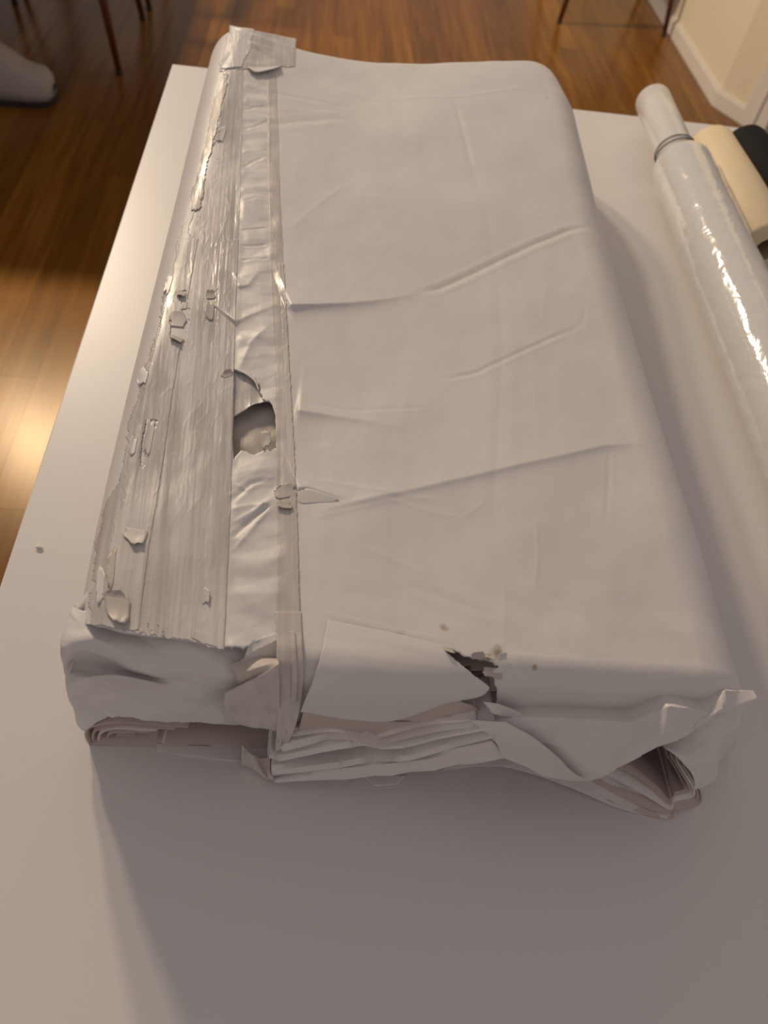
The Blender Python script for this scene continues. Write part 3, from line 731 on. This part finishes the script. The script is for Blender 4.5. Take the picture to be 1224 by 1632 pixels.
# large loose flap
patch('loose_flap', [
  [of(523, 988, .0022), of(580, 1000, .0024), of(640, 1013, .0024), of(702, 1030, .0020)],
  [of(518, 1012, .0026), of(580, 1022, .0030), of(645, 1034, .0030), of(724, 1050, .0022)],
  [of(512, 1042, .0032), of(580, 1050, .0042), of(650, 1060, .0042), of(752, 1074, .0028)],
  [of(502, 1076, .0042), of(575, 1080, .0056), of(655, 1086, .0056), of(778, 1094, .0030)],
  [of(490, 1106, .0050), of(570, 1112, .0070), of(650, 1114, .0060), of(764, 1110, .0030)],
  [of(479, 1134, .0056), of(560, 1147, .0076), of(630, 1147, .0060), of(715, 1118, .0030)]], M['paper2'], parcel, 110, 80, .0005, .0007, 20, 23, jag={'r': .002})
patch('loose_flap', [
  [of(630, 1110, .0030), of(690, 1112, .0022), of(735, 1118, .0018), of(768, 1132, .0014)],
  [of(600, 1134, .0030), of(650, 1136, .0034), of(710, 1138, .0034), of(778, 1142, .0024)],
  [of(560, 1156, .0034), of(640, 1156, .0040), of(700, 1156, .0044), of(790, 1154, .0040)]], M['pink'], parcel, 60, 30, .0005, .0008, 30, 24, jag={'t': .001})
patch('loose_flap', [[of(484, 1133, .0040), of(540, 1141, .0046), of(600, 1149, .0046), of(690, 1150, .0040)],
                     [of(474, 1166, .0030), of(540, 1172, .0034), of(600, 1178, .0034), of(690, 1174, .0034)]], M['pink'], parcel, 40, 16, .0005, .0004, 30, 25)
# fanned sheets: material, plane, lower and upper edge
FAN = [
 ('inner', .1470, [(428, 1240), (436, 1250), (520, 1244), (593, 1239), (671, 1231), (740, 1220), (810, 1207)], [(428, 1240), (434, 1241), (493, 1233), (560, 1224), (604, 1214), (636, 1220), (673, 1214), (720, 1196), (785, 1180)]),
 ('inner', .1490, [(433, 1238), (434, 1240), (493, 1231), (560, 1222), (604, 1211), (640, 1217), (673, 1211), (720, 1193), (785, 1177)], [(432, 1222), (440, 1224), (500, 1218), (550, 1213), (576, 1205), (600, 1206), (640, 1205), (690, 1190), (785, 1166)]),
 ('inner', .1510, [(430, 1208), (438, 1216), (500, 1205), (540, 1198), (580, 1186), (612, 1195), (650, 1193), (700, 1178), (790, 1162)], [(426, 1205), (436, 1206), (500, 1190), (545, 1180), (570, 1184), (596, 1194), (640, 1188), (690, 1176), (780, 1158)]),
 ('inner', .1535, [(446, 1186), (450, 1198), (500, 1185), (540, 1176), (570, 1180), (600, 1190), (650, 1177), (700, 1166), (780, 1157)], [(444, 1184), (450, 1184), (500, 1174), (530, 1169), (560, 1176), (590, 1188), (640, 1172), (690, 1160), (770, 1152)]),
 ('inner', .1560, [(452, 1168), (456, 1178), (500, 1170), (532, 1165), (560, 1172), (590, 1183), (640, 1166), (690, 1155), (760, 1149)], [(452, 1167), (458, 1166), (500, 1161), (535, 1160), (556, 1167), (572, 1175), (630, 1158), (664, 1151), (745, 1146)]),
 ('pink', .1580, [(460, 1163), (466, 1165), (500, 1161), (535, 1160), (556, 1167), (572, 1174), (630, 1157), (664, 1150), (720, 1146)], [(461, 1162), (470, 1161), (500, 1158), (535, 1157), (556, 1163), (572, 1170), (630, 1152), (664, 1146), (720, 1143)]),
]
for i, (mt, y, lo, hi) in enumerate(FAN):
    lo3 = lin1(PYs(lo, y), 14); hi3 = lin1(PYs(hi, y + .0030), 14)
    under = lo3 + np.array([.0, .030, -.001]); bk = hi3 + np.array([.0, .030, -.004])
    patch('paper_sheet', [list(under), list(lo3), list(hi3), list(bk)], M[mt], parcel, 90, 24, .0005, linear=True)
# frayed paper round the tear
r = np.random.RandomState(5)
for (px_, py_, w_, h_, lf, mt, ro, cu) in [(716, 1038, 18, 10, .003, 'soil', .4, 'b'), (760, 1046, 22, 8, .003, 'soil', -.1, 't'), (782, 1050, 20, 8, .004, 'soil', .3, 'b'), (800, 1048, 16, 8, .003, 'paper2', -.3, 't')]:
    flake(px_, py_, w_, h_, lf, mt, ro, cu, int(px_))
patch('torn_lip', [[Y(772, 1118, .1600), Y(800, 1124, .1595), Y(840, 1140, .159)], [Y(782, 1136, .157), Y(805, 1143, .157), Y(838, 1148, .157)]], M['paper2'], parcel, 20, 10, .0005, .0008, 90, 33, jag={'l': .003, 'b': .002})
patch('torn_lip', [[of(768, 1062, .0006), of(784, 1064, .0006), of(800, 1064, .0008)], [of(772, 1078, .0016), of(788, 1082, .0020), of(800, 1080, .0012)]], M['soil'], parcel, 16, 10, .0005, .0006, 90, 34, jag={'l': .003, 'b': .003})

# ---- front end, right ------------------------------------------------
TOPL = [Y(770, 1150, .1560), Y(845, 1142, .1570), Y(930, 1148, .1560), Y(1005, 1151, .1555), Y(1040, 1137, .1570), Y(1066, 1126, .1580), Y(1128, 1131, .1590), Y(1158, 1098, .1670), Y(1201, 1102, .1715)]
BOTL = [Y(800, 1180, .1500), Y(850, 1205, .1460), Y(895, 1226, .1420), Y(938, 1244, .1380), Y(990, 1219, .1400), Y(1040, 1195, .1430), Y(1085, 1175, .1470), Y(1138, 1149, .1540), Y(1201, 1109, .1690)]
MIDL = [(a + b) / 2 + np.array([0, -.003, .001]) for a, b in zip(TOPL, BOTL)]
BACK = [a + np.array([0, .012, -.005]) for a in TOPL[:-2]] + [TOPL[-2] + np.array([-.003, .004, -.008]), TOPL[-1] + np.array([-.007, .002, -.012])]
TUCK = [a + np.array([0, .010, .002]) for a in BOTL[:-2]] + [BOTL[-2] + np.array([-.002, .004, -.002]), BOTL[-1] + np.array([-.005, .002, -.004])]
patch('fold_over', [BACK, TOPL, MIDL, BOTL, TUCK], M['paper2'], parcel, 160, 90, .0006, .0026, 34, 35, linear=True)
patch('fold_over', [[Y(748, 1147, .1550), Y(790, 1149, .1540), Y(806, 1150, .1535)],
                    [Y(790, 1182, .1490), Y(830, 1184, .1470), Y(862, 1184, .1460)],
                    [Y(800, 1206, .1450), Y(860, 1220, .1420), Y(905, 1224, .1390)],
                    [Y(826, 1214, .1440), Y(880, 1240, .1390), Y(936, 1245, .1360)]], M['paper2'], parcel, 40, 50, .0006, .0012, 50, 36)
patch('bottom_wrapper', [
  [H(770, 1190, .010), H(860, 1205, .010), H(940, 1225, .010), H(1020, 1252, .006), H(1080, 1280, .0045)],
  [H(700, 1228, .002), H(800, 1222, .006), H(900, 1252, .004), H(985, 1288, .0016), H(1062, 1306, .0012)]], M['paper2'], parcel, 70, 20, .0006, .0016, 45, 37)
# right outer side of the open corner
patch('end_fold', [
  [Y(1040, 1176, .158), Y(1075, 1160, .160), Y(1130, 1143, .162), Y(1170, 1122, .168), Y(1200, 1106, .178)],
  [Y(1062, 1192, .148), Y(1085, 1190, .150), Y(1125, 1176, .155), Y(1165, 1150, .164), Y(1190, 1130, .180)],
  [Y(1084, 1212, .144), Y(1104, 1208, .146), Y(1132, 1196, .151), Y(1160, 1172, .162), Y(1180, 1150, .180)],
  [Y(1106, 1238, .140), Y(1118, 1230, .142), Y(1136, 1214, .149), Y(1152, 1196, .160), Y(1172, 1172, .180)],
  [Y(1108, 1262, .137), Y(1122, 1256, .140), Y(1134, 1240, .148), Y(1146, 1218, .160), Y(1160, 1198, .178)]], M['paper2'], parcel, 70, 70, .0006, .0042, 38, 38)
# nested layers of the open right corner; their left ends run in behind the fold
def layer(pts, mat, back, seed):
    ribbon('inner_layer', [H(a, b, h_) for a, b, h_ in pts], back, M[mat], parcel, 110, 8, .0009, .0006, seed)
layer([(905, 1236, .006), (960, 1272, .0025), (1020, 1296, .0015), (1068, 1305, .0015), (1079, 1291, .005), (1112, 1284, .004), (1118, 1268, .010), (1107, 1242, .022), (1100, 1225, .030)], 'pink', (-.004, .05, .004), 1)
layer([(925, 1232, .010), (975, 1262, .006), (1030, 1288, .004), (1066, 1298, .0035), (1077, 1285, .007), (1108, 1278, .007), (1112, 1264, .013), (1101, 1241, .024), (1090, 1222, .032)], 'pink', (-.004, .05, .004), 2)
layer([(950, 1226, .015), (1000, 1252, .010), (1045, 1278, .007), (1068, 1291, .006), (1076, 1278, .010), (1103, 1271, .010), (1106, 1259, .016), (1094, 1238, .026), (1080, 1216, .034)], 'inner', (-.004, .05, .005), 3)
layer([(975, 1218, .020), (1015, 1238, .014), (1050, 1266, .010), (1068, 1283, .008), (1075, 1270, .013), (1098, 1263, .014), (1098, 1252, .019), (1084, 1230, .029), (1070, 1208, .036)], 'pink', (-.004, .06, .006), 4)
layer([(990, 1208, .025), (1024, 1228, .018), (1054, 1256, .012), (1069, 1274, .010), (1075, 1262, .016), (1090, 1256, .018), (1078, 1228, .031), (1062, 1202, .038)], 'dark', (-.004, .07, .008), 5)  # innermost layer, painted dark as the opening's shade

# ------------------------------------------------------------------ rolls on the table
def lathe_axis(name, A_, B_, prof, mat, parent, n=40, bump=0.0, seed=1):
    """surface of revolution about the line A->B; prof = (distance, radius)"""
    A_ = Vector(A_); B_ = Vector(B_); t = (B_ - A_).normalized(); a = t.cross(Vector((0, 0, 1))).normalized(); b = a.cross(t)
    g = np.linspace(0, 2 * math.pi, n, endpoint=False); V = []; rr = np.random.RandomState(seed)
    for (s, rad) in prof:
        for k in range(n):
            p = A_ + t * s + (a * math.cos(g[k]) + b * math.sin(g[k])) * (rad)
            V.append(p)
    Fc = []
    for i in range(len(prof) - 1):
        for k in range(n):
            k2 = (k + 1) % n; Fc.append((i * n + k, i * n + k2, (i + 1) * n + k2, (i + 1) * n + k))
    return link(name, mesh_from(name, V, Fc), mat, parent, smooth=True)
film = new_mat('stretch_film', (.74, .73, .70), .12, .6)
film.node_tree.nodes['Principled BSDF'].inputs['Coat Weight'].default_value = .6
film.node_tree.nodes['Principled BSDF'].inputs['Coat Roughness'].default_value = .06
fn = nd(film, 'ShaderNodeTexNoise', Scale=75.0, Detail=3.0, Distortion=.6); lk(film, coords(film, (1, .6, 1), (0, 0, .1)), fn.inputs['Vector'])
bp = add_bump(film, fn.outputs['Fac'], .22, .004); lk(film, bp.outputs[0], film.node_tree.nodes['Principled BSDF'].inputs['Coat Normal'])
corem = new_mat('film_core', (.74, .72, .69), .16, .6)
fn2 = nd(corem, 'ShaderNodeTexNoise', Scale=60.0, Detail=2.0); lk(corem, coords(corem), fn2.inputs['Vector']); add_bump(corem, fn2.outputs['Fac'], .12, .004)
RB, RC = .0320, .0208
fa = H(1040, 160, RB); fb = H(1141, 395, RB)
ax = (fb - fa) / np.linalg.norm(fb - fa)
flen = .80
roll = empty('film_roll', (fa[0], fa[1], TABLE)); tag(roll, 'glossy white stretch film roll with a protruding core, lying beside the parcel', 'roll')
sb = .150                                   # where the wound film begins
fe = fa + ax * flen
lathe_axis('core', fa, fe, [(.0, .016), (0, RC - .002), (.003, RC), (.08, RC), (sb + .02, RC), (flen - .1, RC), (flen, RC), (flen, .016), (0, .016)], corem, roll, 44)
prof = [(sb - .004, RC + .0006), (sb, RC + .003), (sb + .007, RC + .007), (sb + .016, RB - .001)]
rr_ = np.random.RandomState(3)
for s_ in np.linspace(sb + .02, flen - .09, 60): prof.append((s_, RB + rr_.uniform(-.0003, .0003)))
prof += [(flen - .085, RC + .0005)]
lathe_axis('wound_film', fa, fe, prof, film, roll, 56)
thm = new_mat('black_thread', (.03, .028, .03), .5)
T = Vector(ax); a_ = T.cross(Vector((0, 0, 1))).normalized(); b_ = a_.cross(T)
def loop(s0, tilt, ph, rad=.0006):
    pts = []
    for k in range(41):
        g = 2 * math.pi * k / 40
        pts.append(Vector(fa) + T * (s0 + tilt * math.sin(g + ph)) + (a_ * math.cos(g) + b_ * math.sin(g)) * (RC + .0011))
    return tube(pts, [rad] * len(pts), 6, False)
for s0, tl_, ph in ((sb - .016, .007, .4), (sb - .012, .012, 1.0), (sb - .020, .003, .1)):
    V, Fc = loop(s0, tl_, ph); link('black_thread', mesh_from('black_thread', V, Fc), thm, roll, True)
# cream roll
crm = new_mat('cream_roll', (.80, .66, .44), .55, .3)
n = nd(crm, 'ShaderNodeTexNoise', Scale=90.0, Detail=3.0); lk(crm, coords(crm), n.inputs['Vector']); add_bump(crm, n.outputs['Fac'], .1, .002)
rc = .0275
ca = H(1127, 231, rc); cb = H(1222, 398, rc); cl = float(np.linalg.norm(cb - ca))
crr = empty('cream_roll', (ca[0], ca[1], TABLE)); tag(crr, 'matt cream coloured roll lying between the film roll and the black roll', 'roll')
lathe_axis('sleeve', ca, cb, [(0, .012), (0, rc - .010), (.003, rc - .004), (.009, rc), (cl * .5, rc + .001), (cl - .006, rc), (cl - .001, rc - .003), (cl, rc - .008), (cl, .012)], crm, crr, 40)
lathe_axis('core_hole', ca, cb, [(.0005, .0125), (.001, .012), (cl * .5, .0118), (cl - .001, .012), (cl - .0005, .0125)], new_mat('cream_core', (.4, .32, .2), .7), crr, 24)
# black rolls
blm = new_mat('black_foam', (.016, .0145, .0145), .75, .12)
def black_roll(p0, p1, rb_, label):
    L_ = float(np.linalg.norm(np.array(p1) - np.array(p0))); e_ = empty('black_roll', (p0[0], p0[1], TABLE)); tag(e_, label, 'roll')
    lathe_axis('sleeve', p0, p1, [(0, .006), (0, rb_ - .012), (.003, rb_ - .005), (.009, rb_ - .001), (.015, rb_), (L_ - .012, rb_), (L_ - .003, rb_ - .004), (L_, rb_ - .01), (L_, .006)], blm, e_, 40)
    lathe_axis('end_plug', p0, p1, [(.0004, 0.0001), (.0004, .006), (.004, .0062), (L_ - .004, .0062), (L_ - .0004, .006), (L_ - .0004, .0001)], thm, e_, 20)
b0 = H(1180, 226, .0265); b1 = H(1272, 348, .0265)
black_roll(b0, b1, .026, 'matt black roll lying right of the cream roll')

# ------------------------------------------------------------------ scraps on the table
scrapm = M['inner']
sc = patch('paper_scrap', [[H(578, 1238, .0012), H(612, 1234, .0012), H(648, 1236, .0014)], [H(592, 1249, .0010), H(600, 1253, .0012), H(634, 1250, .0012)]], scrapm, None, 12, 8, .0004)
tag(sc, 'small torn paper scrap under the edge of the fanned sheets', 'paper scrap')
def crumb(px, py, r0, label):
    bm = bmesh.new(); bmesh.ops.create_icosphere(bm, subdivisions=2, radius=r0)
    rr = random.Random(int(px))
    for v in bm.verts: v.co *= rr.uniform(.7, 1.3)
    bmesh.ops.scale(bm, vec=(1.3, .9, .6), verts=bm.verts)
    zmin = min(v.co.z for v in bm.verts)
    o = bm_obj('paper_crumb', bm, scrapm); p = H(px, py, 0); o.location = (p[0], p[1], TABLE - zmin); tag(o, label, 'paper crumb')
crumb(62, 873, .0017, 'tiny white paper crumb near the left edge of the table')

# ------------------------------------------------------------------ background furniture
wd = new_mat('dark_red_wood', (.115, .030, .014), .35, .5)
n = nd(wd, 'ShaderNodeTexNoise', Scale=30.0, Detail=4.0); lk(wd, coords(wd, (6, 6, .6)), n.inputs['Vector'])
lk(wd, ramp(wd, n.outputs['Fac'], [(.3, (.085, .02, .009)), (.7, (.16, .045, .02))]), wd.node_tree.nodes['Principled BSDF'].inputs['Base Color'])
foot = new_mat('dark_glide', (.03, .02, .015), .6)
seatm = new_mat('seat_fabric', (.16, .12, .10), .9)
def chair(loc, rz, label, splay=.055, wdt=.45, dep=.45):
    """slim splayed legs; local +y is the front"""
    e_ = empty('dining_chair', (loc[0], loc[1], 0), rz); tag(e_, label, 'chair', 'dining chairs')
    def add(nm, V, Fc, mt, par=None, sm=True):
        o = link(nm, mesh_from(nm, V, Fc), mt, e_, sm, world=False); return o
    for sx in (-1, 1):
        for sy in (-1, 1):
            f_ = Vector((sx * wdt / 2, sy * dep / 2, .012)); t_p = Vector((sx * (wdt / 2 - splay), sy * (dep / 2 - splay), .43))
            V, Fc = tube([f_, f_.lerp(t_p, .5), t_p], [.0095, .0135, .0165], 14); lg = add('leg', V, Fc, wd)
            V, Fc = tube([Vector((f_.x, f_.y, 0)), Vector((f_.x, f_.y, .013))], [.011, .0105], 14); g_ = link('glide', mesh_from('glide', V, Fc), foot, lg, True, world=False)
    bm = box_bm(-wdt / 2 + .02, wdt / 2 - .02, -dep / 2 + .02, dep / 2 - .02, .435, .475, .014); bm_obj('seat', bm, seatm, e_, True, world=False)
    bm = box_bm(-wdt / 2 + .045, wdt / 2 - .045, -dep / 2 + .045, dep / 2 - .045, .40, .435, .003); bm_obj('seat_frame', bm, wd, e_, False, world=False)
    for sx in (-1, 1):
        V, Fc = tube([(sx * .17, -dep / 2 + .05, .44), (sx * .175, -dep / 2 + .0, .65), (sx * .175, -dep / 2 - .05, .82)], [.013, .012, .010], 12); add('back_post', V, Fc, wd)
    P_ = [[(xx, -dep / 2 - .052 + .10 * (xx * xx) / .04 * .2 - k * .012, .70 + k * .06) for xx in np.linspace(-.2, .2, 5)] for k in range(3)]
    Gp = np.array([cr1(r_, 20) for r_ in P_]); o = link('backrest', fast_mesh('backrest', Gp, grid_faces(3, 20)), wd, e_, True, world=False)
    sm = o.modifiers.new('thickness', 'SOLIDIFY'); sm.thickness = .014
    return e_
f1 = at_z(190, 118, 0); f2 = at_z(224, 30, 0); f3 = at_z(238, 15, 0); f4 = at_z(890, 34, 0); f5 = at_z(1059, 60, 0)
# two chairs on the near side of the dining table, a third by the wall
chair((f1[0] - .215, (f1[1] + f2[1]) / 2), math.pi / 2, 'dark wooden chair left of the white table, its slim foot nearest the table corner', .055, float(f2[1] - f1[1]), .43)
chair((f3[0] - .215, f3[1] + .215), math.pi / 2, 'dark wooden chair behind the nearest one, only two feet in view at the top', .055, .43, .43)
chair(((f4[0] + f5[0]) / 2, (f4[1] + f5[1]) / 2 + .215), 0, 'red-brown wooden chair standing against the cream wall', .05, float(f5[0] - f4[0]), .43)
# dining table under the pendant, left of the view; it shades the floor there
dt = empty('dining_table', (-1.36, 3.14, 0)); tag(dt, 'dark wooden dining table above the shaded floor at the left', 'table')
bm_obj('table_top', box_bm(-2.05, -.665, 2.08, 4.2, .715, .74, .006), wd, dt)
bm_obj('apron', box_bm(-1.97, -1.12, 2.20, 4.1, .64, .715), wd, dt)
for lx in (-1.93, -1.16):
    for ly in (2.28, 4.04):
        V, Fc = tube([(lx, ly, 0), (lx, ly, .64)], [.018, .030], 14); link('leg', mesh_from('leg', V, Fc), wd, dt, True)
# pendant with two bulbs
pm = new_mat('lamp_metal', (.05, .05, .05), .4, .5)
PX, PY = -1.395, 3.30
pd = empty('pendant_lamp', (PX, PY, 2.7)); tag(pd, 'two-bulb pendant lamp hanging over the dining table', 'lamp')
V, Fc = tube([(LAMPS[0][0] + .06, PY, 2.75), (LAMPS[1][0] - .06, PY, 2.75)], [.012, .012], 12); link('bar', mesh_from('bar', V, Fc), pm, pd, True)
V, Fc = tube([(PX, PY, 2.75), (PX, PY, 2.85)], [.005, .005], 8); link('cord', mesh_from('cord', V, Fc), pm, pd, True)
for i, p in enumerate(LAMPS):
    V, Fc = tube([(p[0], p[1], 2.75), (p[0], p[1], 2.59)], [.014, .02], 12); link('socket', mesh_from('socket', V, Fc), pm, pd, True)
    ld = bpy.data.lights.new('bulb', 'POINT'); ld.energy = LAMP_W; ld.color = LAMP_COL; ld.shadow_soft_size = .11
    lo = bpy.data.objects.new('bulb', ld); C.objects.link(lo); lo.location = p; lo.parent = pd
    lo.matrix_parent_inverse = Matrix.Translation(pd.location).inverted()

# grey shoe on the floor at the left
shm = new_mat('grey_canvas', (.42, .38, .35), .85, .2)
solm = new_mat('dark_sole', (.025, .02, .018), .7)
sp = at_z(82, 158, 0)
sh = empty('shoe', (sp[0], sp[1], 0), math.radians(4)); tag(sh, 'pale grey shoe with a thin dark sole on the shaded floor', 'shoe')
SHS = 1.12
secs = [(-.27, .030, .120), (-.255, .046, .130), (-.21, .052, .134), (-.15, .054, .134), (-.105, .056, .130), (-.075, .057, .108), (-.05, .057, .088), (-.025, .055, .080), (-.004, .050, .076), (.008, .038, .064), (.013, .022, .040)]
V = []; Fc = []; n_ = 20
secs = [(a * SHS, b * SHS, c * SHS) for a, b, c in secs]
for (xx, hw, hh) in secs:
    for k in range(n_):
        g = math.pi * k / (n_ - 1); c_ = math.cos(g); s_ = math.sin(g)
        V.append((xx, hw * math.copysign(abs(c_) ** .75, c_), .016 + (hh - .016) * abs(s_) ** .7))
for i in range(len(secs) - 1):
    for k in range(n_ - 1): Fc.append((i * n_ + k, i * n_ + k + 1, (i + 1) * n_ + k + 1, (i + 1) * n_ + k))
    Fc.append((i * n_, (i + 1) * n_, (i + 1) * n_ + n_ - 1, i * n_ + n_ - 1))
Fc.append(tuple(range(n_))); Fc.append(tuple(range((len(secs) - 1) * n_, len(secs) * n_))[::-1])
up = link('upper', mesh_from('upper', V, Fc), shm, sh, True, world=False)
ol = [(xx, hw + .003) for xx, hw, hh in secs]; ol[-1] = (.016, .016)
poly = [(a, -b) for a, b in ol] + [(a, b) for a, b in ol[::-1]]
bm_obj('sole', prism(poly, 0, .0165), solm, sh, False, world=False)
